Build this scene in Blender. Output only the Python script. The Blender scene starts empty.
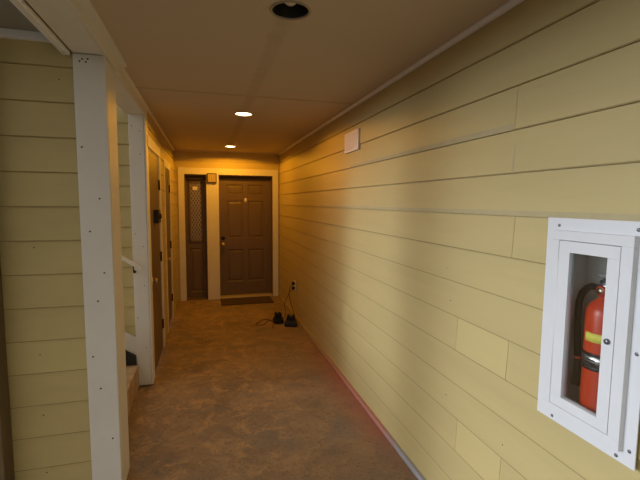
import bpy, bmesh, math, random
from mathutils import Vector, Matrix
random.seed(7)
S = bpy.context.scene
COL = S.collection
PI = math.pi

# ------------------------------------------------------------------ materials
def mat(name, color, rough=0.6, metal=0.0, noise=0.0, nscale=6.0, color2=None, bump=0.0, bscale=60.0,
        spec=0.4, stretch=None, emit=None, estr=0.0):
    m = bpy.data.materials.new(name); m.use_nodes = True
    nt = m.node_tree; b = nt.nodes['Principled BSDF']
    b.inputs['Base Color'].default_value = (*color, 1)
    b.inputs['Roughness'].default_value = rough
    b.inputs['Metallic'].default_value = metal
    b.inputs['Specular IOR Level'].default_value = spec
    tc = nt.nodes.new('ShaderNodeTexCoord'); mp = nt.nodes.new('ShaderNodeMapping')
    nt.links.new(tc.outputs['Object'], mp.inputs['Vector'])
    if stretch: mp.inputs['Scale'].default_value = stretch
    n = nt.nodes.new('ShaderNodeTexNoise'); n.inputs['Scale'].default_value = nscale
    n.inputs['Detail'].default_value = 6; n.inputs['Roughness'].default_value = 0.6
    nt.links.new(mp.outputs['Vector'], n.inputs['Vector'])
    r = nt.nodes.new('ShaderNodeValToRGB')
    c2 = color2 if color2 else tuple(c * (1 - max(noise, 0.04)) for c in color)
    r.color_ramp.elements[0].position = 0.3; r.color_ramp.elements[0].color = (*c2, 1)
    r.color_ramp.elements[1].position = 0.7; r.color_ramp.elements[1].color = (*color, 1)
    nt.links.new(n.outputs['Fac'], r.inputs['Fac'])
    nt.links.new(r.outputs['Color'], b.inputs['Base Color'])
    if bump:
        n2 = nt.nodes.new('ShaderNodeTexNoise'); n2.inputs['Scale'].default_value = bscale
        n2.inputs['Detail'].default_value = 4
        nt.links.new(mp.outputs['Vector'], n2.inputs['Vector'])
        bp = nt.nodes.new('ShaderNodeBump'); bp.inputs['Strength'].default_value = bump
        bp.inputs['Distance'].default_value = 0.002
        nt.links.new(n2.outputs['Fac'], bp.inputs['Height']); nt.links.new(bp.outputs['Normal'], b.inputs['Normal'])
    if emit:
        b.inputs['Emission Color'].default_value = (*emit, 1); b.inputs['Emission Strength'].default_value = estr
    return m

M = {}
M['siding'] = mat('siding_paint', (.54, .44, .198), .55, noise=.10, nscale=3.0, bump=.25, bscale=90, stretch=(1, .25, 3))
M['lap_shade'] = mat('siding_lap_shade', (.37, .29, .125), .7, noise=.25, nscale=12)  # lap shadow line painted as a darker strip on each board's bottom edge
M['siding_fresh'] = mat('siding_fresh_paint', (.57, .47, .21), .5, noise=.06, nscale=3.0, bump=.2, bscale=90, stretch=(1, .25, 3))
M['siding_grey'] = mat('siding_caulk_smear', (.47, .40, .22), .7, noise=.12, nscale=14.0)
M['trim'] = mat('white_trim_paint', (.74, .72, .68), .5, noise=.06, nscale=5.0, bump=.15, bscale=70)
M['trim_edge'] = mat('white_trim_bright', (.80, .80, .80), .45, noise=.03)
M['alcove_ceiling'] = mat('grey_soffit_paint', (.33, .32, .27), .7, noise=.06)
M['door'] = mat('brown_door_paint', (.155, .105, .062), .42, noise=.10, nscale=4, bump=.15, bscale=50, stretch=(4, 4, .6))
M['brown_post'] = mat('brown_stained_wood', (.16, .11, .05), .7, noise=.3, nscale=8, stretch=(6, 6, .8))
M['jamb'] = mat('dark_brown_fill', (.05, .035, .025), .7)
M['brass'] = mat('aged_brass', (.58, .50, .37), .32, 1.0)
M['dark_metal'] = mat('dark_bronze_metal', (.05, .04, .035), .45, .8)
M['steel'] = mat('bright_steel', (.75, .75, .76), .25, 1.0)
M['sill'] = mat('sill_metal', (.50, .42, .32), .4, .3)
M['black'] = mat('black_plastic', (.012, .012, .014), .4)
M['rubber'] = mat('black_rubber', (.012, .012, .013), .6, spec=.2)
M['red'] = mat('red_enamel', (.62, .055, .018), .28, noise=.06, spec=.5)
M['yellow'] = mat('yellow_label', (.88, .78, .12), .5, noise=.1, nscale=40)
M['cab'] = mat('white_enamel', (.70, .72, .74), .35, noise=.03, spec=.5)
M['cab_in'] = mat('cabinet_liner', (.82, .82, .79), .5, noise=.06)
M['screw'] = mat('screw_steel', (.20, .20, .22), .4, .9)
M['nail'] = mat('rusty_nail', (.05, .042, .035), .7)
M['plate'] = mat('white_plastic', (.80, .74, .74), .45, noise=.03)
M['mat'] = mat('brown_doormat_pile', (.095, .062, .038), .95, noise=.4, nscale=80, bump=.6, bscale=200)
M['cord'] = mat('brown_cable', (.03, .018, .011), .5)
M['cord_or'] = mat('dark_orange_cable', (.19, .075, .02), .5)
M['concrete_step'] = mat('weathered_step', (.50, .40, .27), .8, noise=.2, nscale=9, color2=(.36, .21, .12), bump=.4, bscale=40)
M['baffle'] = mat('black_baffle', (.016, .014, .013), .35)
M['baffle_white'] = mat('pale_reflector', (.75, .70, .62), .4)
M['ring'] = mat('fixture_ring', (.40, .33, .25), .5)
M['bulb_on'] = mat('lit_bulb', (1, .9, .7), .4, emit=(1.0, .74, .40), estr=9.0)
M['bulb_off'] = mat('unlit_bulb', (.70, .62, .50), .25)
M['tread'] = mat('black_stringer', (.022, .022, .022), .6)
M['box_face'] = mat('tan_grille', (.58, .45, .24), .5, noise=.1)

# ceiling paint with blotchy taped seams
def ceiling_mat():
    m = bpy.data.materials.new('ceiling_paint'); m.use_nodes = True
    nt = m.node_tree; b = nt.nodes['Principled BSDF']; b.inputs['Roughness'].default_value = .75
    b.inputs['Specular IOR Level'].default_value = .2
    N, L = nt.nodes.new, nt.links.new
    tc = N('ShaderNodeTexCoord'); sx = N('ShaderNodeSeparateXYZ'); L(tc.outputs['Object'], sx.inputs[0])
    def math_(op, a, bb=None):
        n = N('ShaderNodeMath'); n.operation = op
        for i, v in enumerate((a, bb)):
            if v is None: continue
            if isinstance(v, (int, float)): n.inputs[i].default_value = v
            else: L(v, n.inputs[i])
        return n.outputs[0]
    no = N('ShaderNodeTexNoise'); no.inputs['Scale'].default_value = 9; no.inputs['Detail'].default_value = 6
    L(tc.outputs['Object'], no.inputs['Vector'])
    wob = math_('MULTIPLY', math_('SUBTRACT', no.outputs['Fac'], .5), .05)
    def seam(coord, at, w):
        d = math_('ABSOLUTE', math_('ADD', math_('SUBTRACT', coord, at), wob))
        mr = N('ShaderNodeMapRange'); mr.inputs['From Min'].default_value = w * .4; mr.inputs['From Max'].default_value = w
        mr.inputs['To Min'].default_value = 1; mr.inputs['To Max'].default_value = 0
        L(d, mr.inputs['Value']); return mr.outputs[0]
    s1 = math_('MULTIPLY', seam(sx.outputs['X'], -.855, .055), math_('MULTIPLY', no.outputs['Fac'], 1.25))
    s2 = seam(sx.outputs['Y'], -3.66, .035)
    s3 = seam(sx.outputs['Y'], -6.10, .03)
    s = math_('MAXIMUM', s1, math_('MAXIMUM', s2, s3))
    mx = N('ShaderNodeMix'); mx.data_type = 'RGBA'
    L(math_('MULTIPLY', s, .62), mx.inputs['Factor'])
    mx.inputs['A'].default_value = (.56, .47, .36, 1); mx.inputs['B'].default_value = (.40, .32, .22, 1)
    L(mx.outputs['Result'], b.inputs['Base Color'])
    return m
M['ceiling'] = ceiling_mat()

# stained brown concrete, red dirt along the foot of the right wall
def floor_mat():
    m = bpy.data.materials.new('stained_concrete'); m.use_nodes = True
    nt = m.node_tree; b = nt.nodes['Principled BSDF']; b.inputs['Roughness'].default_value = .62
    b.inputs['Specular IOR Level'].default_value = .3
    N, L = nt.nodes.new, nt.links.new
    tc = N('ShaderNodeTexCoord'); sx = N('ShaderNodeSeparateXYZ'); L(tc.outputs['Object'], sx.inputs[0])
    def noise(scale, det=8, rough=.65, dist=0):
        n = N('ShaderNodeTexNoise'); n.inputs['Scale'].default_value = scale; n.inputs['Detail'].default_value = det
        n.inputs['Roughness'].default_value = rough; n.inputs['Distortion'].default_value = dist
        L(tc.outputs['Object'], n.inputs['Vector']); return n.outputs['Fac']
    def ramp(v, p0, c0, p1, c1):
        r = N('ShaderNodeValToRGB'); r.color_ramp.elements[0].position = p0; r.color_ramp.elements[0].color = (*c0, 1)
        r.color_ramp.elements[1].position = p1; r.color_ramp.elements[1].color = (*c1, 1); L(v, r.inputs['Fac']); return r.outputs['Color']
    def rng(v, a, bb, c=0, d=1):
        r = N('ShaderNodeMapRange'); L(v, r.inputs['Value'])
        for k, x in zip(('From Min', 'From Max', 'To Min', 'To Max'), (a, bb, c, d)): r.inputs[k].default_value = x
        return r.outputs[0]
    def mul(a, bb):
        n = N('ShaderNodeMath'); n.operation = 'MULTIPLY'
        for i, v in enumerate((a, bb)):
            if isinstance(v, (int, float)): n.inputs[i].default_value = v
            else: L(v, n.inputs[i])
        return n.outputs[0]
    def mix(f, a, bb, mode='MIX'):
        n = N('ShaderNodeMix'); n.data_type = 'RGBA'; n.blend_type = mode; L(f, n.inputs['Factor'])
        for k, v in (('A', a), ('B', bb)):
            if isinstance(v, tuple): n.inputs[k].default_value = (*v, 1)
            else: L(v, n.inputs[k])
        return n.outputs['Result']
    base = ramp(noise(2.3, 10, .72, .8), .36, (.20, .145, .105), .64, (.36, .25, .155))
    grey = mix(rng(noise(3.4, 9, .75, .5), .50, .62, 0, .75), base, (.215, .18, .15))
    worn = mix(mul(rng(noise(6.5, 11, .8, .4), .50, .60, 0, .85), rng(sx.outputs['X'], -.2, -.9, .15, 1)), grey, (.47, .305, .155))
    fine = mix(rng(noise(30, 7, .75), .52, .66, 0, .6), worn, (.13, .09, .065))
    speck = mix(rng(noise(85, 3, .6), .62, .70, 0, .7), fine, (.06, .045, .035))
    x = sx.outputs['X']; y = sx.outputs['Y']
    red = mul(mul(rng(x, -.26, -.04), rng(y, -4.9, -4.3)), rng(y, -2.2, -3.3))
    red = mul(red, rng(noise(4.5, 7, .7), .30, .55, .35, 1.0))
    out = mix(mul(red, .65), speck, (.42, .13, .09))
    L(out, b.inputs['Base Color'])
    bp = N('ShaderNodeBump'); bp.inputs['Strength'].default_value = .25; bp.inputs['Distance'].default_value = .004
    L(noise(30, 6), bp.inputs['Height']); L(bp.outputs['Normal'], b.inputs['Normal'])
    return m
M['floor'] = floor_mat()

def base_mat():   # right-hand base strip: grey-blue near, red dirt on it further in
    m = bpy.data.materials.new('base_strip_paint'); m.use_nodes = True
    nt = m.node_tree; b = nt.nodes['Principled BSDF']; b.inputs['Roughness'].default_value = .6
    N, L = nt.nodes.new, nt.links.new
    tc = N('ShaderNodeTexCoord'); sx = N('ShaderNodeSeparateXYZ'); L(tc.outputs['Object'], sx.inputs[0])
    no = N('ShaderNodeTexNoise'); no.inputs['Scale'].default_value = 5; L(tc.outputs['Object'], no.inputs['Vector'])
    ad = N('ShaderNodeMath'); ad.operation = 'MULTIPLY_ADD'; ad.inputs[1].default_value = .25
    L(no.outputs['Fac'], ad.inputs[0]); L(sx.outputs['Y'], ad.inputs[2])
    r = N('ShaderNodeMapRange'); r.inputs['From Min'].default_value = -5; r.inputs['From Max'].default_value = 0
    L(ad.outputs[0], r.inputs['Value'])
    c = N('ShaderNodeValToRGB'); e = c.color_ramp.elements
    e[0].position = .10; e[0].color = (.36, .37, .40, 1); e[1].position = .8; e[1].color = (.40, .30, .16, 1)
    k = e.new(.15); k.color = (.46, .22, .18, 1); k = e.new(.34); k.color = (.46, .20, .14, 1); k = e.new(.50); k.color = (.40, .28, .15, 1)
    L(r.outputs[0], c.inputs['Fac']); L(c.outputs['Color'], b.inputs['Base Color'])
    return m
M['base'] = base_mat()

def glass_mat(name, tint, refl=.09, rough=.03):
    m = bpy.data.materials.new(name); m.use_nodes = True; nt = m.node_tree; nt.nodes.clear()
    N, L = nt.nodes.new, nt.links.new
    o = N('ShaderNodeOutputMaterial'); t = N('ShaderNodeBsdfTransparent'); t.inputs['Color'].default_value = (*tint, 1)
    g = N('ShaderNodeBsdfGlossy'); g.inputs['Roughness'].default_value = rough
    f = N('ShaderNodeFresnel'); f.inputs['IOR'].default_value = 1.35
    x = N('ShaderNodeMixShader'); L(f.outputs[0], x.inputs['Fac']); L(t.outputs[0], x.inputs[1]); L(g.outputs[0], x.inputs[2])
    L(x.outputs[0], o.inputs['Surface']); return m
M['glass'] = glass_mat('clear_glass', (.93, .95, .94))

def lattice_mat():   # obscured sidelight glass with a diamond wire lattice
    m = bpy.data.materials.new('lattice_glass'); m.use_nodes = True
    nt = m.node_tree; b = nt.nodes['Principled BSDF']; b.inputs['Roughness'].default_value = .25
    N, L = nt.nodes.new, nt.links.new
    tc = N('ShaderNodeTexCoord'); sx = N('ShaderNodeSeparateXYZ'); L(tc.outputs['Object'], sx.inputs[0])
    def mm(op, a, bb):
        n = N('ShaderNodeMath'); n.operation = op
        for i, v in enumerate((a, bb)):
            if isinstance(v, (int, float)): n.inputs[i].default_value = v
            else: L(v, n.inputs[i])
        return n.outputs[0]
    def tri(sgn):
        u = mm('ADD', mm('MULTIPLY', sx.outputs['X'], 22.0), mm('MULTIPLY', sx.outputs['Z'], sgn * 12.5))
        return mm('PINGPONG', u, .5)
    d = mm('MINIMUM', tri(1), tri(-1))
    r = N('ShaderNodeMapRange'); r.inputs['From Min'].default_value = .08; r.inputs['From Max'].default_value = .17
    L(d, r.inputs['Value'])
    x = N('ShaderNodeMix'); x.data_type = 'RGBA'; L(r.outputs[0], x.inputs['Factor'])
    x.inputs['A'].default_value = (.31, .27, .215, 1); x.inputs['B'].default_value = (.115, .092, .07, 1)
    L(x.outputs['Result'], b.inputs['Base Color']); return m
M['lattice'] = lattice_mat()

# ------------------------------------------------------------------ mesh helpers
class MB:
    def __init__(s): s.bm = bmesh.new(); s.slots = []
    def slot(s, m):
        if m not in s.slots: s.slots.append(m)
        return s.slots.index(m)
    def quad(s, pts, m, smooth=False):
        vs = [s.bm.verts.new(p) for p in pts]
        f = s.bm.faces.new(vs); f.material_index = s.slot(m); f.smooth = smooth; return f
    def box(s, lo, hi, m, bev=0.0):
        x0, y0, z0 = lo; x1, y1, z1 = hi
        v = [s.bm.verts.new(p) for p in ((x0,y0,z0),(x1,y0,z0),(x1,y1,z0),(x0,y1,z0),(x0,y0,z1),(x1,y0,z1),(x1,y1,z1),(x0,y1,z1))]
        fs = []
        for idx in ((3,2,1,0),(4,5,6,7),(0,1,5,4),(1,2,6,5),(2,3,7,6),(3,0,4,7)):
            f = s.bm.faces.new([v[i] for i in idx]); f.material_index = s.slot(m); fs.append(f)
        if bev:
            es = list({e for f in fs for e in f.edges})
            r = bmesh.ops.bevel(s.bm, geom=es, offset=bev, segments=2, affect='EDGES', profile=.5)
            for f in r['faces']: f.material_index = s.slot(m)
    def lathe(s, prof, m, axis='Z', c=(0,0,0), n=28, smooth=True):
        rings = []
        for r, h in prof:
            ring = []
            for k in range(n):
                a = 2*PI*k/n; p = (r*math.cos(a), r*math.sin(a), h)
                if axis == 'X': p = (p[2], p[0], p[1])
                if axis == 'Y': p = (p[0], p[2], p[1])
                ring.append(s.bm.verts.new((p[0]+c[0], p[1]+c[1], p[2]+c[2])))
            rings.append(ring)
        for a, b in zip(rings, rings[1:]):
            for k in range(n):
                f = s.bm.faces.new((a[k], a[(k+1)%n], b[(k+1)%n], b[k])); f.material_index = s.slot(m); f.smooth = smooth
        for ring, pr in ((rings[0], prof[0]), (rings[-1], prof[-1])):
            if pr[0] > 1e-5:
                f = s.bm.faces.new(ring); f.material_index = s.slot(m)
    def tube(s, pts, r, m, n=8):
        pts = [Vector(p) for p in pts]; rings = []; up = None
        for i, p in enumerate(pts):
            t = (pts[min(i+1, len(pts)-1)] - pts[max(i-1, 0)]).normalized()
            if up is None: up = t.orthogonal().normalized()
            up = (up - t*up.dot(t)).normalized(); w = t.cross(up)
            rr = r[i] if isinstance(r, (list, tuple)) else r
            rings.append([s.bm.verts.new(p + rr*(math.cos(2*PI*k/n)*up + math.sin(2*PI*k/n)*w)) for k in range(n)])
        for a, b in zip(rings, rings[1:]):
            for k in range(n):
                f = s.bm.faces.new((a[k], a[(k+1)%n], b[(k+1)%n], b[k])); f.material_index = s.slot(m); f.smooth = True
        for ring in (rings[0], rings[-1]):
            f = s.bm.faces.new(ring); f.material_index = s.slot(m)
    def prism(s, poly, lo, hi, m, axis='Y'):   # polygon in (x,z) extruded along y
        def P(u, v, h): return {'Y': (u, h, v), 'X': (h, u, v), 'Z': (u, v, h)}[axis]
        a = [s.bm.verts.new(P(u, v, lo)) for u, v in poly]; b = [s.bm.verts.new(P(u, v, hi)) for u, v in poly]
        n = len(poly); fs = [s.bm.faces.new(a), s.bm.faces.new(b[::-1])]
        for k in range(n): fs.append(s.bm.faces.new((a[k], b[k], b[(k+1)%n], a[(k+1)%n])))
        for f in fs: f.material_index = s.slot(m)
    def build(s, name, parent=None, loc=None, kind=None, label=None, xf=None):
        bm = s.bm
        bmesh.ops.remove_doubles(bm, verts=bm.verts, dist=1e-5)
        bmesh.ops.recalc_face_normals(bm, faces=bm.faces)
        if xf is not None: bm.transform(xf)
        if loc is not None: bmesh.ops.translate(bm, vec=-Vector(loc), verts=bm.verts)
        me = bpy.data.meshes.new(name); bm.to_mesh(me); bm.free()
        for m in s.slots: me.materials.append(m)
        o = bpy.data.objects.new(name, me); COL.objects.link(o)
        if loc is not None: o.location = loc
        if parent is not None:
            o.parent = parent; o.matrix_parent_inverse = parent_matrix(parent).inverted()
        if kind: o['kind'] = kind
        if label: o['label'] = label
        return o

def parent_matrix(o):
    m = Matrix.LocRotScale(o.location, o.rotation_euler, o.scale)
    if o.parent: m = parent_matrix(o.parent) @ o.matrix_parent_inverse @ m
    return m

def thing(name, label, cat, loc, group=None):
    o = bpy.data.objects.new(name, None); COL.objects.link(o); o.location = loc; o.empty_display_size = .1
    o['label'] = label; o['category'] = cat
    if group: o['group'] = group
    return o
def tag(o, label, cat, group=None):
    o['label'] = label; o['category'] = cat
    if group: o['group'] = group
    return o
def struct(name, loc=None):
    o = bpy.data.objects.new(name, None); COL.objects.link(o); o['kind'] = 'structure'; o.empty_display_size = .1
    if loc: o.location = loc
    return o
def copy_tree(o, parent=None):
    c = o.copy(); COL.objects.link(c)
    if parent is not None: c.parent = parent
    for ch in [k for k in bpy.data.objects if k.parent == o]: copy_tree(ch, c)
    return c

H = 2.44            # ceiling
XL = -1.69          # left wall face
YN = -8.0           # near end
EXPO = .1733        # siding exposure

# lap siding: boards on a plane.  P(u, z, n) -> world;  holes = [(u0,u1,z0,z1)]
def lap(mb, P, u0, u1, z_lo, z_hi, top_line, holes=(), joints=None, fresh=None, smear=None):
    lines = [top_line - EXPO*k for k in range(-3, 20)]
    lines = sorted(z for z in lines if z_lo < z < z_hi)
    zs = [z_lo] + lines + [z_hi]
    for a, b in zip(zs, zs[1:]):
        base = top_line - EXPO*math.ceil((top_line - a - 1e-4)/EXPO) if a != z_lo else b - EXPO
        cuts = sorted({a, b} | {z for h in holes for z in (h[2], h[3]) if a + 1e-4 < z < b - 1e-4})
        idx = round((top_line - a)/EXPO)
        for c, d in zip(cuts, cuts[1:]):
            segs = [(u0, u1)]
            for h in holes:
                if h[2] < d - 1e-5 and h[3] > c + 1e-5:
                    new = []
                    for s0, s1 in segs:
                        if h[0] > s0: new.append((s0, min(s1, h[0])))
                        if h[1] < s1: new.append((max(s0, h[1]), s1))
                    segs = [q for q in new if q[1] - q[0] > 1e-4]
            js = joints(idx) if joints else []
            out = []
            for s0, s1 in segs:
                pts = [s0] + [j for j in js if s0 < j < s1] + [s1]
                for i, (p, q) in enumerate(zip(pts, pts[1:])):
                    out.append((p + (.0009 if i else 0), q - (.0009 if i < len(pts) - 2 else 0)))
            def depth(z): return .0115 - .0085*(z - (b - EXPO))/EXPO
            if c == a: c = a + .0022
            for s0, s1 in out:
                m = M['siding']
                if fresh and fresh(idx, s0, s1): m = M['siding_fresh']
                n0, n1 = depth(c), depth(d)
                q = lambda pts, mm=m: mb.quad(pts, mm)
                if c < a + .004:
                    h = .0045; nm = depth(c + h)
                    q([P(s0, c, n0), P(s1, c, n0), P(s1, c + h, nm), P(s0, c + h, nm)], M['lap_shade'])
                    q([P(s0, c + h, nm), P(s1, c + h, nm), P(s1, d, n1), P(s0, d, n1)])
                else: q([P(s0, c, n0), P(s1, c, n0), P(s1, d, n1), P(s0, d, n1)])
                q([P(s0, c, 0), P(s1, c, 0), P(s1, c, n0), P(s0, c, n0)])
                q([P(s0, d, 0), P(s1, d, 0), P(s1, d, n1), P(s0, d, n1)])
                q([P(s0, c, 0), P(s0, c, n0), P(s0, d, n1), P(s0, d, 0)])
                q([P(s1, c, 0), P(s1, c, n0), P(s1, d, n1), P(s1, d, 0)])
                q([P(s0, c, 0), P(s1, c, 0), P(s1, d, 0), P(s0, d, 0)])
            if smear:
                for (ii, a0, a1, hgt) in smear:
                    if ii == idx and c < a + .004:
                        n0, n1 = depth(c) + .0008, depth(c + hgt) + .0006
                        mb.quad([P(a0, c + .001, n0), P(a1, c + .001, n0), P(a1, c + hgt*.8, n1), P(a0, c + hgt, n1)], M['siding_grey'])

def nails(parent, spots, axis, r=.0045):   # small nail heads, each a part
    for p in spots:
        mb = MB(); prof = [(r, -.001), (r, .0012), (r*.5, .002), (0.00001, .002)]
        mb.lathe(prof, M['nail'], axis={'x': 'X', 'y': 'Y', 'z': 'Z'}[axis[-1]], c=(0, 0, 0), n=10)
        if axis[0] == '-':
            bmesh.ops.scale(mb.bm, vec=tuple(-1 if k == axis[-1] else 1 for k in 'xyz'), verts=mb.bm.verts)
        bmesh.ops.translate(mb.bm, vec=p, verts=mb.bm.verts)
        mb.build('nail_head', parent, loc=p)

# ------------------------------------------------------------------ floor and ceiling
mb = MB(); mb.box((-3.4, YN, -.12), (.25, .30, 0), M['floor']); mb.build('floor', kind='structure')

LIGHTS = [(-.855, -2.99), (-.845, -.67), (-.845, -5.13)]
def ceiling_with_holes(x0, y0, x1, y1, z, thick, holes, r, m):
    bm = bmesh.new(); n = 32
    def layer(zz):
        es = []
        vs = [bm.verts.new((x, y, zz)) for x, y in ((x0, y0), (x1, y0), (x1, y1), (x0, y1))]
        es += [bm.edges.new((vs[i], vs[(i+1) % 4])) for i in range(4)]
        rings = [vs]
        for hx, hy in holes:
            c = [bm.verts.new((hx + r*math.cos(2*PI*k/n), hy + r*math.sin(2*PI*k/n), zz)) for k in range(n)]
            es += [bm.edges.new((c[i], c[(i+1) % n])) for i in range(n)]; rings.append(c)
        bmesh.ops.triangle_fill(bm, use_beauty=True, edges=es)
        return rings
    a = layer(z); b = layer(z + thick)
    for ra, rb in zip(a, b):
        k = len(ra)
        for i in range(k): bm.faces.new((ra[i], ra[(i+1) % k], rb[(i+1) % k], rb[i]))
    bmesh.ops.recalc_face_normals(bm, faces=bm.faces)
    me = bpy.data.meshes.new('ceiling'); bm.to_mesh(me); bm.free(); me.materials.append(m)
    o = bpy.data.objects.new('ceiling', me); COL.objects.link(o); o['kind'] = 'structure'; return o
ceiling_with_holes(-1.80, YN, .25, .30, H, .03, LIGHTS, .083, M['ceiling'])
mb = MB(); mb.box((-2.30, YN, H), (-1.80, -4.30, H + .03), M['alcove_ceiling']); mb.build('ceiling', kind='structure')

# ------------------------------------------------------------------ right wall
CAB = (-6.046, -5.757, .892, 1.542)       # y0,y1,z0,z1 of the recess
mb = MB()
y0, y1, z0, z1 = CAB
mb.box((.009, YN, 0), (.22, y0, H), M['siding']); mb.box((.009, y1, 0), (.22, .2, H), M['siding'])
mb.box((.009, y0, 0), (.22, y1, z0), M['siding']); mb.box((.009, y0, z1), (.22, y1, H), M['siding'])
mb.box((.16, y0, z0), (.22, y1, z1), M['siding'])
JT = {1: [-1.9], 2: [-5.51], 3: [-7.0], 4: [-3.56], 5: [-5.53], 6: [-2.2], 7: [-3.56], 8: [-5.53, -5.17], 10: [-3.57, -3.40], 11: [-5.52, -5.2]}
lap(mb, lambda u, z, n: (.009 - n, u, z), YN, 0, .02, H, 2.271, holes=[CAB],
    joints=lambda i: JT.get(i, []),
    fresh=lambda i, a, b: (i, round(a, 1)) in ((11, -5.5), (10, -3.6), (8, -5.5)),
    smear=[(2, -5.50, -3.55, .028), (4, -6.9, -2.6, .024), (3, -5.515, -5.505, .12)])
wr = mb.build('wall_right', kind='structure')
def on_right(y, z): return (.002, y, z)
nails(wr, [on_right(*p) for p in ((-6.00,2.17),(-5.52,2.30),(-5.52,2.12),(-5.985,1.952),(-5.97,1.78),(-5.51,1.77),(-5.53,1.95),
      (-5.53,1.43),(-5.07,1.29),(-5.53,1.26),(-5.11,1.13),(-5.53,1.10),(-4.1,1.64),(-5.77,1.45),(-5.77,1.20),(-5.53,.60),(-5.1,.62))], '-x', .0035)

mb = MB(); mb.box((-.026, YN, 0), (0, -.02, .034), M['base'], .003); mb.build('baseboard_right', kind='structure')
mb = MB(); mb.prism([(0, H), (-.020, H), (-.020, H-.008), (-.013, H-.022), (0, H-.024)], YN, -.0005, M['trim_edge']); mb.build('trim_1', kind='structure')

# ------------------------------------------------------------------ far wall
mb = MB()
SL = (-1.537, -1.20, 0, 2.062); DO = (-1.001, -.117, 0, 2.062)
for a, b, c, d in ((XL-.2, SL[0], 0, H), (SL[1], DO[0], 0, H), (DO[1], .02, 0, H), (SL[0], SL[1], 2.062, H), (DO[0], DO[1], 2.062, H)):
    mb.box((a, 0, c), (b, .28, d), M['siding'])
lap(mb, lambda u, z, n: (u, .001 - n, z), XL, 0, .02, H, 2.271, holes=[(-1.63, -.02, -1, 2.165)])
mb.build('wall_back', kind='structure')

def panel_door(mb, m, W, Hh, panels, xf, T=.045):
    """slab 0..W x 0..Hh, front at n=0 (towards -n viewer), raised panels moulded into the front"""
    us = sorted({0, W} | {p[i] for p in panels for i in (0, 1)}); vs = sorted({0, Hh} | {p[i] for p in panels for i in (2, 3)})
    P = lambda u, v, n: xf(u, v, n)
    for a, b in zip(us, us[1:]):
        for c, d in zip(vs, vs[1:]):
            if any(p[0] <= a + 1e-6 and b - 1e-6 <= p[1] and p[2] <= c + 1e-6 and d - 1e-6 <= p[3] for p in panels): continue
            mb.quad([P(a, c, 0), P(b, c, 0), P(b, d, 0), P(a, d, 0)], m)
    for a, b, c, d in panels:
        prof = [(0, 0), (.010, .011), (.026, .011), (.046, .003)]
        for (i0, n0), (i1, n1) in zip(prof, prof[1:]):
            A = [(a+i0, c+i0), (b-i0, c+i0), (b-i0, d-i0), (a+i0, d-i0)]; B = [(a+i1, c+i1), (b-i1, c+i1), (b-i1, d-i1), (a+i1, d-i1)]
            for k in range(4):
                mb.quad([P(*A[k], n0), P(*A[(k+1) % 4], n0), P(*B[(k+1) % 4], n1), P(*B[k], n1)], m)
        i, n = prof[-1]; mb.quad([P(a+i, c+i, n), P(b-i, c+i, n), P(b-i, d-i, n), P(a+i, d-i, n)], m)
    for A, B in (((0, 0), (W, 0)), ((W, 0), (W, Hh)), ((W, Hh), (0, Hh)), ((0, Hh), (0, 0))):
        mb.quad([P(*A, 0), P(*B, 0), P(*B, T), P(*A, T)], m)
    mb.quad([P(0, 0, T), P(W, 0, T), P(W, Hh, T), P(0, Hh, T)], m)

SIX = lambda W, s: [(s*.125, s*.41, 1.70, 1.875), (s*.50, s*.785, 1.70, 1.875), (s*.125, s*.41, .97, 1.605), (s*.50, s*.785, .97, 1.605),
                    (s*.125, s*.41, .225, .78), (s*.50, s*.785, .225, .78)]
# front door (brown six-panel)
d1 = struct('door_1', (-.56, 0, 0))
D = .12
mb = MB(); panel_door(mb, M['door'], .86, 1.958, SIX(.86, .945), lambda u, v, n: (-.99 + u, D + n, .040 + v)); mb.build('door_slab', d1)
mb = MB()
mb.box((-.999, .06, .04), (-.990, D+.03, 2.05), M['door']); mb.box((-.130, .06, .04), (-.118, D+.03, 2.05), M['door'])
mb.box((-1.0, .06, 2.048), (-.118, D+.03, 2.062), M['door']); mb.build('door_jamb', d1)
mb = MB(); mb.box((-.990, .085, 1.996), (-.130, D+.04, 2.048), M['jamb']); mb.build('head_strip', d1, label='dark strip along the head of the door')  # dark strip fills the opening above the slab
mb = MB(); mb.prism([(-.030, 0), (-.030, .018), (.005, .034), (D+.05, .034), (D+.05, 0)], -1.0, -.118, M['sill'], 'X'); mb.build('threshold', d1)
mb = MB()
mb.box((-.117, -.022, .002), (-.020, .012, 2.062), M['trim'], .002)
mb.box((-.117, .012, .04), (-.105, .08, 2.062), M['trim']); mb.build('casing', d1)
mb = MB()
mb.lathe([(.034, 0), (.034, -.006), (.028, -.010), (.011, -.012), (.011, -.035), (.026, -.045), (.030, -.058), (.026, -.070), (.00001, -.075)], M['brass'], 'Y', (-.938, D, .905))
mb.build('door_knob', d1, loc=(-.938, D, .905))
mb = MB(); mb.lathe([(.032, 0), (.032, -.007), (.026, -.011), (.014, -.013), (.014, -.024), (.00001, -.024)], M['dark_metal'], 'Y', (-.938, D, 1.02)); mb.build('deadbolt', d1, loc=(-.938, D, 1.02))
mb = MB(); mb.lathe([(.028, .002), (.028, -.004), (.020, -.008), (.00001, -.008)], M['plate'], 'Y', (0, 0, 0), 20)
bmesh.ops.scale(mb.bm, vec=(.8, 1, 1.35), verts=mb.bm.verts); bmesh.ops.translate(mb.bm, vec=(-.558, D, 1.655), verts=mb.bm.verts)
mb.build('number_plaque', d1, label='small pale oval plaque between the upper panels')
mb = MB(); mb.box((-1.0, D+.05, .0), (-.118, D+.10, 2.06), M['jamb']); mb.build('door_backing', d1)

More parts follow.
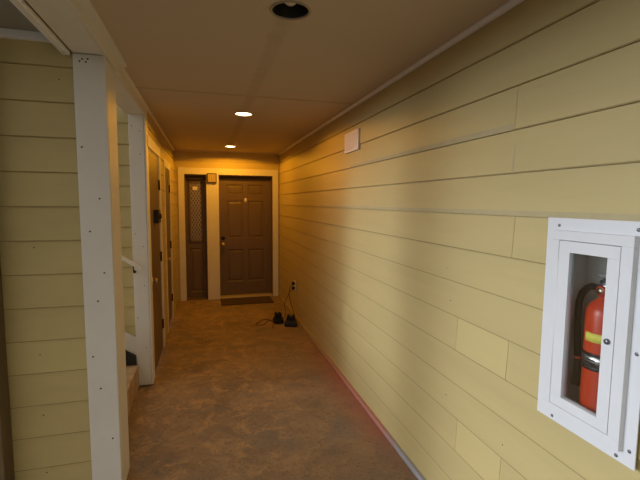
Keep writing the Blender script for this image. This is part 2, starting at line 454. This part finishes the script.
# sidelight
w1 = struct('window_1', (-1.37, 0, 0))
mb = MB(); panel_door(mb, M['door'],   .317, 1.975, [(.055, .262, .10, .84)], lambda u, v, n: (-1.527 + u, D + n + .03, .012 + v), T=.03)
mb.build('sidelight_panel', w1)
gx0, gx1, gz0, gz1 = -1.478, -1.262, .955, 1.955
mb = MB()
for a, b, c, d in ((gx0, gx0+.028, gz0, gz1), (gx1-.028, gx1, gz0, gz1), (gx0, gx1, gz0, gz0+.03), (gx0, gx1, gz1-.03, gz1)):
    mb.box((a, D+.008, c), (b, D+.03, d), M['door'], .004)
mb.build('glazing_frame', w1)
mb = MB(); mb.box((gx0+.026, D+.018, gz0+.028), (gx1-.026, D+.028, gz1-.028), M['lattice']); mb.build('window_pane', w1)
mb = MB(); mb.box((-1.415, D+.0145, 1.815), (-1.340, D+.017, 1.872), M['plate']); mb.build('sticker', w1, label='small pale sticker at the top of the glass')
mb = MB(); mb.box((-1.536, .05, 0), (-1.527, D+.05, 2.06), M['door']); mb.box((-1.210, .05, 0), (-1.201, D+.05, 2.06), M['door'])
mb.box((-1.536, .05, 2.045), (-1.201, D+.05, 2.061), M['door']); mb.box((-1.536, .03, 0), (-1.201, D+.05, .014), M['door']); mb.build('window_frame', w1)
mb = MB(); mb.box((-1.527, .085, 1.990), (-1.210, D+.04, 2.045), M['jamb']); mb.build('head_strip', w1)  # same dark strip across the head of the sidelight
mb = MB(); mb.box((-1.56, D+.07, 0), (-1.18, D+.12, 2.10), M['jamb']); mb.build('window_backing', w1)
mb = MB(); mb.box((-1.63, -.022, .002), (-1.537, .012, 2.062), M['trim'], .002); mb.build('casing', w1)
mb = MB(); mb.box((-1.198, -.022, .002), (-1.003, .012, 2.062), M['trim'], .002); mb.build('trim_2', kind='structure')
mb = MB(); mb.box((-1.63, -.024, 2.062), (-.020, .012, 2.166), M['trim'], .002); mb.build('trim_3', kind='structure')
mb = MB(); mb.prism([(0, H), (-.018, H), (-.018, H-.008), (-.01, H-.018), (0, H-.02)], XL, 0, M['ceiling'], 'X'); mb.build('trim_4', kind='structure')
mb = MB(); mb.box((XL+.012, -.02, 0), (XL+.04, -.0005, .0), M['trim']) if False else None

# square box on the board between sidelight and door
bx = thing('wall_box', 'small square box with dark rim and tan face above the board between sidelight and door', 'box', (-1.108, -.024, 1.93))
mb = MB()
for lo, hi in (((-1.184, 1.930), (-1.033, 1.943)), ((-1.184, 2.069), (-1.033, 2.082)), ((-1.184, 1.943), (-1.169, 2.069)), ((-1.048, 1.943), (-1.033, 2.069))):
    mb.box((lo[0], -.062, lo[1]), (hi[0], -.024, hi[1]), M['dark_metal'], .002)
mb.build('rim', bx)
mb = MB(); mb.box((-1.170, -.056, 1.942), (-1.047, -.025, 2.070), M['box_face'])
for k in range(1, 4):
    mb.box((-1.170 + k*.0308 - .0012, -.0575, 1.943), (-1.170 + k*.0308 + .0012, -.056, 2.069), M['dark_metal'])
    mb.box((-1.169, -.0575, 1.942 + k*.032 - .0012), (-1.048, -.056, 1.942 + k*.032 + .0012), M['dark_metal'])
mb.build('face_plate', bx)

# ------------------------------------------------------------------ corridor left wall
DA = (-3.03, -2.20, 0, 2.10); DB = (-1.60, -.92, 0, 2.045)
mb = MB()
for a, b, c, d in ((-3.13, DA[0], 0, H), (DA[1], DB[0], 0, H), (DB[1], 0, 0, H), (DA[0], DA[1], DA[3], H), (DB[0], DB[1], DB[3], H)):
    mb.box((XL-.14, a, c), (XL, b, d), M['siding'])
lap(mb, lambda u, z, n: (XL - .001 + n, u, z), -3.03, 0, .02, H, 2.271,
    holes=[(-3.2, -2.10, -1, 2.20), (-1.70, -.82, -1, 2.145)])
mb.build('wall_left', kind='structure')
mb = MB(); mb.prism([(XL, H), (XL+.018, H), (XL+.018, H-.008), (XL+.01, H-.02), (XL, H-.022)], -4.2, -.019, M['trim']); mb.build('trim_5', kind='structure')

def side_door(name, D_, top_case, near_case):
    y0, y1, _, zt = D_; s = struct(name, (XL, (y0+y1)/2, 0)); W = y1 - y0 - .004; k = W/.945
    mb = MB(); panel_door(mb, M['door'], W, zt - .022, [], lambda u, v, n: (XL - .004 - n, y0 + .002 + u, .012 + v)); mb.build('door_slab', s)
    mb = MB(); mb.box((XL-.138, y0-.004, 0), (XL-.001, y0+.001, zt), M['trim']); mb.box((XL-.138, y1-.001, 0), (XL-.001, y1+.004, zt), M['trim']); mb.box((XL-.138, y0, zt-.008), (XL-.001, y1, zt), M['trim']); mb.build('door_jamb', s)
    mb = MB()
    if near_case: mb.box((XL, y0-.10, .002), (XL+.012, y0, zt), M['trim'], .002)
    mb.box((XL, y1, .002), (XL+.012, y1+.10, zt), M['trim'], .002)
    mb.box((XL, y0-(.10 if near_case else .05), zt), (XL+.013, y1+.10, zt+.10), M['trim'], .002); mb.build('casing', s)
    kz = .90
    mb = MB(); c = (XL-.004, y0+.075, kz)
    mb.lathe([(.032, 0), (.032, .006), (.012, .010), (.012, .020), (.024, .026), (.027, .036), (.021, .046), (.00001, .049)], M['brass'], 'X', c); mb.build('door_knob', s, loc=c)
    for z in (.28, 1.03, 1.80):
        mb = MB(); mb.box((XL-.006, y1-.035, z-.05), (XL-.002, y1-.004, z+.05), M['dark_metal'])
        mb.lathe([(.008, -.052), (.008, .052)], M['dark_metal'], 'Z', (XL+.005, y1-.010, z), 12); mb.build('hinge', s)
    return s
side_door('door_2', DA, None, False)
side_door('door_3', DB, None, True)
bb = thing('lock_box', 'small black box fixed to the face of the nearer brown side door', 'box', (XL-.004, -2.60, 1.415))
mb = MB(); mb.box((XL-.004, -2.70, 1.415), (XL+.042, -2.50, 1.545), M['black'], .006); mb.build('housing', bb)
mb = MB(); mb.lathe([(.026, 0), (.026, .012), (.018, .016), (.00001, .016)], M['dark_metal'], 'X', (XL+.042, -2.60, 1.48), 20); mb.build('dial', bb)

# corner post beyond the stair opening: white boards on front and corridor side
mb = MB()
mb.box((-1.814, -3.170, .012), (-1.697, -3.130, 2.346), M['trim'], .002)
mb.box((XL-.006, -3.168, .012), (XL+.007, DA[0]-.0005, 2.415), M['trim'], .002)
p2 = mb.build('trim_6', kind='structure')
nails(p2, [(-1.79, -3.170, z) for z in (2.25, 1.35, .62)] + [(-1.73, -3.170, z) for z in (2.21, 2.02, 1.24, .9, .35)], '-y', .004)

# ------------------------------------------------------------------ stair opening
mb = MB(); mb.box((-2.12, -3.13, 0), (-1.80, -2.99, 2.62), M['siding'])
lap(mb, lambda u, z, n: (u, -3.13 - n, z), -2.12, -1.80, .02, 2.62, 2.271)
mb.build('wall_stair', kind='structure')
mb = MB(); mb.box((-2.30, -4.25, 2.62), (-1.832, -2.99, 2.66), M['alcove_ceiling']); mb.build('ceiling', kind='structure')  # unseen slab added over the stairs to darken the stair wall
st = thing('staircase', 'weathered steps rising to the left behind the white corner boards', 'stairs', (-2.0, -3.7, 0))
Y0s, Y1s = -4.245, -3.148
for k, (xa, xb) in enumerate(((-1.80, -2.07), (-2.07, -2.34), (-2.34, -3.2))):
    mb = MB(); mb.box((xb, Y0s, 0 if k == 0 else .0), (xa, Y1s, .205 + .18*k), M['concrete_step'], .008); mb.build('step', st)
mb = MB(); mb.prism([(-1.815, .445), (-1.815, .29), (-2.12, .49), (-2.12, .64)], -3.165, -3.143, M['trim']); mb.build('skirt_board', st)
mb = MB(); mb.prism([(-1.815, .285), (-1.815, .21), (-2.0, .22), (-2.06, .44)], -3.190, -3.168, M['tread']); mb.build('stringer', st, label='black sloping stringer under the white skirt board')
hr = thing('handrail', 'pale painted handrail sloping down the siding beside the stairs', 'handrail', (-1.80, -3.19, 1.05))
mb = MB(); dx, dz = -.6, .6*.66
mb.prism([(-1.765, 1.060), (-1.745, 1.052), (-1.745, 1.070), (-1.765, 1.090), (-1.765+dx, 1.088+dz), (-1.765+dx, 1.058+dz)], -3.245, -3.208, M['trim']); mb.build('rail', hr)
mb = MB(); mb.tube([(-1.805, -3.168, 1.025), (-1.805, -3.20, 1.025), (-1.805, -3.222, 1.045), (-1.805, -3.225, 1.095)], .005, M['dark_metal']); mb.lathe([(.013, 0), (.013, -.005), (.00001, -.008)], M['dark_metal'], 'Y', (-1.805, -3.170, 1.025), 14); mb.build('bracket', hr)

# pier between alcove and stairs, beam over it, header over the stair opening
mb = MB()
mb.box((-1.832, -4.55, 0), (XL, -4.33, 2.36), M['trim'], .002)
mb.box((-1.832, -4.562, 0), (-1.686, -4.548, 2.358), M['trim'], .002)
mb.box((XL-.004, -4.548, 0), (-1.684, -4.332, 2.345), M['trim'], .002)
pier = mb.build('trim_7', kind='structure')
nails(pier, [(-1.801, -4.562, 2.322), (-1.789, -4.562, 2.333), (-1.773, -4.562, 2.321), (-1.764, -4.562, 2.336),
             (-1.808, -4.562, 1.90), (-1.737, -4.562, 1.64), (-1.788, -4.562, 1.47), (-1.729, -4.562, 1.25), (-1.765, -4.562, 1.10),
             (-1.77, -4.562, .62), (-1.722, -4.562, .33), (-1.80, -4.562, .8)], '-y', .0045)
mb = MB(); mb.box((-1.832, YN, 2.362), (-1.692, -4.552, H), M['trim'], .002)
mb.box((-1.832, -4.552, 2.362), (-1.692, -4.34, H), M['trim']); mb.build('trim_8', kind='structure')
mb = MB(); mb.box((-1.6915, YN, 2.362), (-1.676, -4.2, 2.415), M['trim'], .002)
mb.box((-1.6915, YN, 2.415), (-1.642, -4.2, H-.0005), M['trim'], .003); mb.build('trim_9', kind='structure')
mb = MB(); mb.box((-1.832, -4.33, 2.346), (-1.692, -3.13, H), M['trim']); mb.box((-1.692, -4.328, 2.340), (-1.684, -3.13, H), M['trim'], .002)
mb.build('trim_10', kind='structure')
mb = MB(); mb.box((-1.875, YN, 2.345), (-1.842, -4.56, 2.375), M['trim_edge'], .003); mb.box((-1.842, YN, 2.366), (-1.832, -4.56, 2.40), M['brown_post']); mb.build('trim_11', kind='structure')

# alcove wall on the left
mb = MB(); mb.box((-2.30, -4.54, 0), (-1.832, -4.25, H), M['siding'])
lap(mb, lambda u, z, n: (u, -4.54 - n, z), -2.30, -1.832, .02, H, 2.287,
    fresh=lambda i, a, b: i == 9)
wf = mb.build('wall_front', kind='structure')
nails(wf, [(-2.05, -4.548, z) for z in (1.39, .83, .50, .18)] + [(-1.90, -4.548, 2.23)], '-y', .003)
mb = MB(); mb.box((-2.30, -4.575, H-.040), (-1.832, -4.545, H), M['trim_edge'], .003); mb.build('trim_12', kind='structure')
mb = MB(); mb.box((-2.315, -4.66, 0), (-2.193, -4.556, H), M['brown_post'], .004); mb.build('trim_13', kind='structure')

# ------------------------------------------------------------------ recessed ceiling lights
def downlight(x, y, lit, label):
    t = thing('recessed_light', label, 'light', (x, y, H), 'recessed lights along the ceiling')
    mb = MB(); R = .081
    mb.lathe([(R+.006, H-.001), (R+.007, H-.003), (R+.002, H-.004), (R-.003, H-.003), (R-.003, H+.004)], M['ring'], 'Z', (x, y, 0), 40)
    for f in [f for f in mb.bm.faces if len(f.verts) > 4]: mb.bm.faces.remove(f)
    mb.build('trim_ring', t)
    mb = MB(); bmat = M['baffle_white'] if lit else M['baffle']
    prof = [(R-.001, H+.0)]
    for k in range(1, 7): prof += [(R-.001-k*.002, H+k*.017-.004), (R-.003-k*.002, H+k*.017)]
    prof += [(.045, H+.12), (.00001, H+.125)]
    mb.lathe(prof, bmat, 'Z', (x, y, 0), 36)
    for f in [f for f in mb.bm.faces if len(f.verts) > 4]: mb.bm.faces.remove(f)
    mb.build('baffle', t)
    mb = MB(); zb = H - .010 if lit else H + .022; rb = .077 if lit else .034
    mb.lathe([(.00001, zb), (rb*.45, zb+.003), (rb*.8, zb+.012), (rb, zb+.028), (rb*.95, zb+.045), (rb*.55, zb+.075), (.02, zb+.09), (.02, zb+.105)], M['bulb_on'] if lit else M['bulb_off'], 'Z', (x, y, 0), 28)
    mb.build('bulb', t)
    return t
downlight(*LIGHTS[0], True, 'lit recessed ceiling light nearer the camera, glowing warm white')
downlight(*LIGHTS[1], True, 'lit recessed ceiling light just in front of the brown front door')
downlight(*LIGHTS[2], False, 'unlit recessed ceiling light with a dark interior at the top of the photo')
for (x, y), e in zip(LIGHTS[:2], (33, 54)):
    l = bpy.data.lights.new('lamp_light', 'SPOT'); l.energy = e; l.color = (1.0, .41, .016); l.spot_size = math.radians(170); l.spot_blend = .12; l.shadow_soft_size = .05
    o = bpy.data.objects.new('lamp_light', l); COL.objects.link(o); o.location = (x, y, H - .016)

# ------------------------------------------------------------------ vent plate on the right wall
v = thing('vent_cover', 'white slotted plate high on the right wall', 'vent', (-.009, -3.61, 2.06))
ya, yb, za, zb = -3.775, -3.435, 2.060, 2.228
mb = MB()
for a, b, c, d in ((ya, yb, za, za+.02), (ya, yb, zb-.02, zb), (ya, ya+.025, za+.02, zb-.02), (yb-.025, yb, za+.02, zb-.02)):
    mb.box((-.014, a, c), (.004, b, d), M['plate'], .002)
mb.box((-.004, ya+.02, za+.015), (.003, yb-.02, zb-.015), M['plate']); mb.build('frame', v)
n = 9
for k in range(n):
    y = ya + .035 + k*(yb - ya - .07)/(n-1)
    mb = MB(); mb.box((-.012, y-.0125, za+.019), (-.004, y+.0125, zb-.019), M['plate'], .002); mb.build('louver', v)

# ------------------------------------------------------------------ fire extinguisher cabinet
c = thing('extinguisher_cabinet', 'white metal wall cabinet with a glass door on the right wall', 'cabinet', (0, -5.90, .85))
fy0, fy1, fz0, fz1 = -6.082, -5.718, .855, 1.582
ry0, ry1, rz0, rz1 = -6.044, -5.759, .894, 1.540
dy0, dy1, dz0, dz1 = -6.006, -5.790, .926, 1.506
gy0, gy1, gz0, gz1 = -5.967, -5.833, .962, 1.468
def ring(mb, o, i, x0, x1, m, bev=.0):
    a, b, cc, d = o; e, f, g, h = i
    mb.box((x0, a, cc), (x1, b, g), m, bev); mb.box((x0, a, h), (x1, b, d), m, bev)
    mb.box((x0, a, g), (x1, e, h), m, bev); mb.box((x0, f, g), (x1, b, h), m, bev)
mb = MB(); ring(mb, (fy0, fy1, fz0, fz1), (ry0+.004, ry1-.004, rz0+.004, rz1-.004), -.0155, -.0115, M['cab'], .0008); mb.build('flange', c)
mb = MB(); ring(mb, (ry0, ry1, rz0, rz1), (dy0-.0015, dy1+.0015, dz0-.0015, dz1+.0015), -.034, 0.0, M['cab'], .0015); mb.build('cabinet_frame', c)
mb = MB()
ring(mb, (ry0+.002, ry1-.002, rz0+.002, rz1-.002), (ry0+.004, ry1-.004, rz0+.004, rz1-.004), .0, .132, M['cab_in'])
mb.box((.128, ry0+.003, rz0+.003), (.132, ry1-.003, rz1-.003), M['cab_in']); mb.build('liner', c)
mb = MB(); ring(mb, (dy0, dy1, dz0, dz1), (gy0, gy1, gz0, gz1), -.034, -.012, M['cab'], .001); dr = mb.build('cabinet_door', c)
mb = MB(); mb.box((-.024, gy0-.002, gz0-.002), (-.020, gy1+.002, gz1+.002), M['glass']); mb.build('glass_pane', dr)
mb = MB(); mb.lathe([(.009, 0), (.009, -.006), (.005, -.009), (.00001, -.009)], M['screw'], 'X', (-.034, -5.987, 1.214), 18); mb.build('lock', dr)
mb = MB(); mb.lathe([(.004, 0), (.004, .45)], M['cab'], 'Z', (-.031, dy1+.001, .99), 10); mb.build('hinge', dr)
for y, z in ((-5.768, 1.556), (-6.040, 1.558), (-5.787, .870), (-6.026, .870), (-6.064, .905), (-6.062, 1.20)):
    mb = MB(); mb.lathe([(.0055, 0), (.0055, -.0015), (.003, -.003), (.00001, -.003)], M['screw'], 'X', (-.0155, y, z), 12); mb.build('screw', c, loc=(-.0155, y, z))

ex = thing('fire_extinguisher', 'red fire extinguisher with a black hose inside the white wall cabinet', 'fire extinguisher', (.062, -5.897, .8985))
X, Y, Z = .062, -5.897, .8985; R = .056
mb = MB(); mb.lathe([(R-.012, 0), (R-.003, .004), (R, .014), (R, .370), (R-.003, .385), (R-.012, .403), (R-.028, .417), (.020, .424), (.018, .440)], M['red'], 'Z', (X, Y, Z), 40); mb.build('cylinder', ex)
def arc_patch(mb, r, a0, a1, z0, z1, m, n=14, t=.0012):
    for k in range(n):
        p, q = a0+(a1-a0)*k/n, a0+(a1-a0)*(k+1)/n
        f = lambda a, z, rr: (X + rr*math.cos(a), Y + rr*math.sin(a), z)
        mb.quad([f(p, z0, r+t), f(q, z0, r+t), f(q, z1, r+t), f(p, z1, r+t)], m, True)
        mb.quad([f(p, z1, r), f(q, z1, r), f(q, z1, r+t), f(p, z1, r+t)], m); mb.quad([f(p, z0, r), f(q, z0, r), f(q, z0, r+t), f(p, z0, r+t)], m)
mb = MB(); arc_patch(mb, R, math.radians(158), math.radians(222), Z+.281, Z+.311, M['yellow']); mb.build('label_plate', ex, label='yellow printed label')
mb = MB(); mb.lathe([(R+.0005, .200), (R+.003, .201), (R+.003, .234), (R+.0005, .235)], M['steel'], 'Z', (X, Y, Z), 40)
mb.lathe([(R+.0005, .186), (R+.0035, .187), (R+.0035, .200), (R+.0005, .201)], M['black'], 'Z', (X, Y, Z), 40)
mb.lathe([(R+.0005, .234), (R+.0025, .2345), (R+.0025, .243), (R+.0005, .2435)], M['black'], 'Z', (X, Y, Z), 40)
for q in (.212, .222): arc_patch(mb, R+.003, math.radians(165), math.radians(200), Z+q-.003, Z+q+.003, M['black'], 6, .0006)
mb.build('strap', ex, label='bright steel strap with black edges')
mb = MB(); mb.lathe([(.016, .436), (.019, .440), (.019, .470), (.014, .474), (.014, .489)], M['steel'], 'Z', (X, Y, Z), 20); mb.box((X-.012, Y-.016, Z+.439), (X+.012, Y+.034, Z+.464), M['dark_metal'], .003); mb.build('valve', ex)
mb = MB(); mb.lathe([(.017, 0), (.017, -.012), (.014, -.015), (.00001, -.015)], M['red'], 'X', (X-.017, Y, Z+.448), 22)
mb.lathe([(.012, -.0148), (.012, -.0165), (.00001, -.0165)], M['brass'], 'X', (X-.017, Y, Z+.448), 20); mb.build('gauge', ex)
mb = MB()
mb.prism([(Y+.022, Z+.491), (Y+.026, Z+.502), (Y-.055, Z+.506), (Y-.075, Z+.492), (Y-.074, Z+.484), (Y-.050, Z+.494)], X-.012, X+.012, M['steel'], 'X'); mb.build('lever', ex)
mb = MB()
mb.prism([(Y+.018, Z+.472), (Y+.018, Z+.482), (Y-.050, Z+.476), (Y-.080, Z+.456), (Y-.078, Z+.446), (Y-.045, Z+.464)], X-.012, X+.012, M['black'], 'X'); mb.build('carry_handle', ex)
mb = MB(); HS = (X-.012)
mb.tube([(X, Y+.030, Z+.452), (HS, Y+.046, Z+.455), (HS, Y+.062, Z+.446), (HS-.008, Y+.074, Z+.425), (HS-.012, Y+.079, Z+.395), (HS-.012, Y+.080, Z+.33), (HS-.012, Y+.076, Z+.25), (HS-.012, Y+.071, Z+.20)], .0112, M['rubber'], 12); mb.build('hose', ex)
mb = MB(); mb.lathe([(.009, .215), (.013, .205), (.013, .15), (.016, .10), (.012, .10), (.010, .11)], M['black'], 'Z', (HS-.010, Y+.071, Z), 18)
mb.lathe([(.0137, .196), (.0137, .204)], M['red'], 'Z', (HS-.010, Y+.071, Z), 18); mb.build('nozzle', ex)

# ------------------------------------------------------------------ outlet, plugs, chargers, cords, doormat
o = thing('wall_outlet', 'pale electrical outlet plate low on the right wall near the front door', 'outlet', (-.008, -1.36, .40))
mb = MB(); mb.box((-.0165, -1.405, .385), (-.006, -1.315, .52), M['plate'], .003); mb.build('cover_plate', o)
for z in (.420, .485):
    mb = MB(); mb.box((-.0185, -1.377, z-.016), (-.0165, -1.343, z+.016), M['plate'], .001); mb.build('receptacle', o)
def smooth_path(pts, n=6):
    P = [Vector(p) for p in pts]; P = [P[0]] + P + [P[-1]]; out = []
    for i in range(1, len(P)-2):
        for k in range(n):
            t = k/n; a, b, c_, d = P[i-1], P[i], P[i+1], P[i+2]
            out.append(.5*((2*b) + (c_-a)*t + (2*a-5*b+4*c_-d)*t*t + (3*b-a-3*c_+d)*t**3))
    out.append(P[-2]); return out
def charger(x, y, rz, w, label):
    t = thing('battery_charger', label, 'charger', (x, y, 0), None); t.rotation_euler = (0, 0, rz)
    X4 = parent_matrix(t)
    mb = MB(); mb.box((-w/2, -.065, 0), (w/2, .065, .055), M['black'], .012); mb.prism([(-.06, .05), (.06, .05), (.045, .078), (-.045, .078)], -w*.40, w*.40, M['black'], 'X'); mb.build('base', t, xf=X4)
    mb = MB(); mb.box((-w*.32, -.050, .076), (w*.32, .045, .120), M['rubber'], .010)
    mb.box((-w*.30, -.048, .118), (-w*.10, .042, .142), M['rubber'], .006); mb.box((w*.08, -.048, .118), (w*.30, .042, .138), M['rubber'], .006); mb.build('battery', t, xf=X4)
    mb = MB(); mb.box((-w*.30, -.0672, .022), (w*.05, -.0645, .040), M['dark_metal'], .001); mb.build('indicator_panel', t, xf=X4)
    return t
charger(-.292, -1.57, .15, .125, 'black battery charger on the floor, the left one, farther from the right wall')
charger(-.150, -1.74, -.25, .165, 'black battery charger on the floor, the right one, closest to the right wall')
def cord(label, plug, pts, m, r=.0042):
    t = thing('power_cord', label, 'cord', plug, None)
    mb = MB(); mb.tube(smooth_path(pts), r, m, 8); mb.build('cable', t)
    mb = MB(); px, py, pz = plug; mb.box((px-.022, py-.019, pz-.020), (px+.019, py+.019, pz+.020), M['black'], .005); mb.lathe([(.008, -.030), (.010, -.019)], M['black'], 'Z', (px-.010, py, pz), 10); mb.build('plug', t)
    return t
cord('dark cord running from the upper socket of the outlet down to the right charger', (-.0385, -1.36, .487),
     [(-.0485, -1.36, .459), (-.085, -1.385, .445), (-.115, -1.44, .33), (-.075, -1.47, .17), (-.05, -1.52, .05), (-.06, -1.58, .005), (-.11, -1.63, .005), (-.125, -1.668, .022)], M['cord'])
cord('dark cord running from the lower socket of the outlet down to the left charger', (-.0385, -1.36, .422),
     [(-.0485, -1.36, .394), (-.09, -1.36, .36), (-.17, -1.40, .22), (-.16, -1.43, .10), (-.19, -1.43, .02), (-.24, -1.46, .006), (-.27, -1.485, .006), (-.283, -1.503, .022)], M['cord'])
mb = MB()
mb.tube(smooth_path([(-.34, -1.53, .005), (-.40, -1.42, .005), (-.47, -1.40, .005), (-.53, -1.48, .005), (-.60, -1.60, .005), (-.50, -1.64, .005), (-.44, -1.52, .005), (-.38, -1.46, .014), (-.36, -1.62, .005), (-.40, -1.74, .005), (-.385, -1.80, .005)]), .006, M['cord_or'], 8)
tag(mb.build('loose_cable', loc=(-.45, -1.55, 0)), 'loose brown cable looped on the floor left of the two chargers', 'cable')
dm = thing('doormat', 'dark brown doormat on the floor in front of the brown front door', 'mat', (-.60, -.27, 0))
mb = MB(); mb.box((-1.0, -.475, .0), (-.17, -.038, .008), M['rubber'], .003); mb.build('backing', dm)
mb = MB(); mb.box((-.99, -.465, .006), (-.18, -.048, .014), M['mat'], .004); mb.build('pile', dm)

# ------------------------------------------------------------------ sky light: overcast, with an added bright lobe lighting the right wall in bands
W = bpy.data.worlds.new('sky'); S.world = W; W.use_nodes = True
nt = W.node_tree; nt.nodes.clear(); N, L = nt.nodes.new, nt.links.new
out = N('ShaderNodeOutputWorld'); bg = N('ShaderNodeBackground'); L(bg.outputs[0], out.inputs['Surface'])
tc = N('ShaderNodeTexCoord')
AZ = .16; nn = math.hypot(1, AZ)
def dot(v):
    n = N('ShaderNodeVectorMath'); n.operation = 'DOT_PRODUCT'; L(tc.outputs['Generated'], n.inputs[0]); n.inputs[1].default_value = v; return n.outputs['Value']
def mth(op, a, b=None):
    n = N('ShaderNodeMath'); n.operation = op
    for i, v in enumerate((a, b)):
        if v is None: continue
        if isinstance(v, (int, float)): n.inputs[i].default_value = v
        else: L(v, n.inputs[i])
    return n.outputs[0]
along = dot((-1/nn, AZ/nn, 0)); side = dot((AZ/nn, 1/nn, 0)); up = dot((0, 0, 1))
al = mth('MAXIMUM', along, .02)
g = mth('EXPONENT', mth('MULTIPLY', mth('POWER', mth('ABSOLUTE', mth('DIVIDE', mth('DIVIDE', side, al), .10)), 2.0), -1.0))
e = mth('DIVIDE', up, al)
def mapr(v, a, b, c=0., d=1.):
    r = N('ShaderNodeMapRange'); r.interpolation_type = 'SMOOTHSTEP'; L(v, r.inputs['Value'])
    for k, x in zip(('From Min', 'From Max', 'To Min', 'To Max'), (a, b, c, d)): r.inputs[k].default_value = x
    return r.outputs[0]
g2 = mth('EXPONENT', mth('MULTIPLY', mth('POWER', mth('ABSOLUTE', mth('DIVIDE', mth('DIVIDE', side, al), .55)), 2.0), -1.0))
g = mth('ADD', mth('MULTIPLY', g, .55), mth('MULTIPLY', g2, .17))
side_lobe = mth('MULTIPLY', g, mth('MULTIPLY', mapr(e, -.06, .02), mapr(e, .75, .20)))
def scaled(col, v):
    n = N('ShaderNodeVectorMath'); n.operation = 'SCALE'; n.inputs[0].default_value = col; L(v, n.inputs['Scale']); return n.outputs[0]
ad = N('ShaderNodeVectorMath'); ad.operation = 'ADD'
L(scaled((1.0, .95, .86), mth('MULTIPLY', mapr(up, -.06, .06, .13, 1.0), .70)), ad.inputs[0])
L(scaled((.90, .97, 1.07), mth('MULTIPLY', side_lobe, 25.0)), ad.inputs[1])
L(ad.outputs[0], bg.inputs['Color']); bg.inputs['Strength'].default_value = 1.0
W.cycles.sampling_method = 'MANUAL'; W.cycles.sample_map_resolution = 1024

# ------------------------------------------------------------------ camera
cam = bpy.data.cameras.new('camera'); co = bpy.data.objects.new('camera', cam); COL.objects.link(co)
cam.sensor_width = 36; cam.lens = 406.723/640*36; cam.clip_start = .02
yaw, pit, rol = math.radians(15.626), math.radians(-5.303), math.radians(.433)
def ray(x, y, z):
    cr, sr = math.cos(rol), math.sin(rol)
    X_ = x*cr + y*sr; Y_ = -(-x*sr + y*cr); cp, sp = math.cos(pit), math.sin(pit)
    fw = z*cp - Y_*sp; u = z*sp + Y_*cp
    return Vector((X_*math.cos(yaw) + fw*math.sin(yaw), -X_*math.sin(yaw) + fw*math.cos(yaw), u))
right, up_, fwd = ray(1, 0, 0), -ray(0, 1, 0), ray(0, 0, 1)
m = Matrix((right, up_, -fwd)).transposed().to_4x4(); m.translation = (-1.205, -6.912, 1.63)
co.matrix_world = m
S.camera = co
S.view_settings.view_transform = 'Standard'; S.view_settings.look = 'None'
S.view_settings.exposure = 0.0; S.view_settings.gamma = 1.0; S.view_settings.use_curve_mapping = False
S.cycles.use_denoising = True
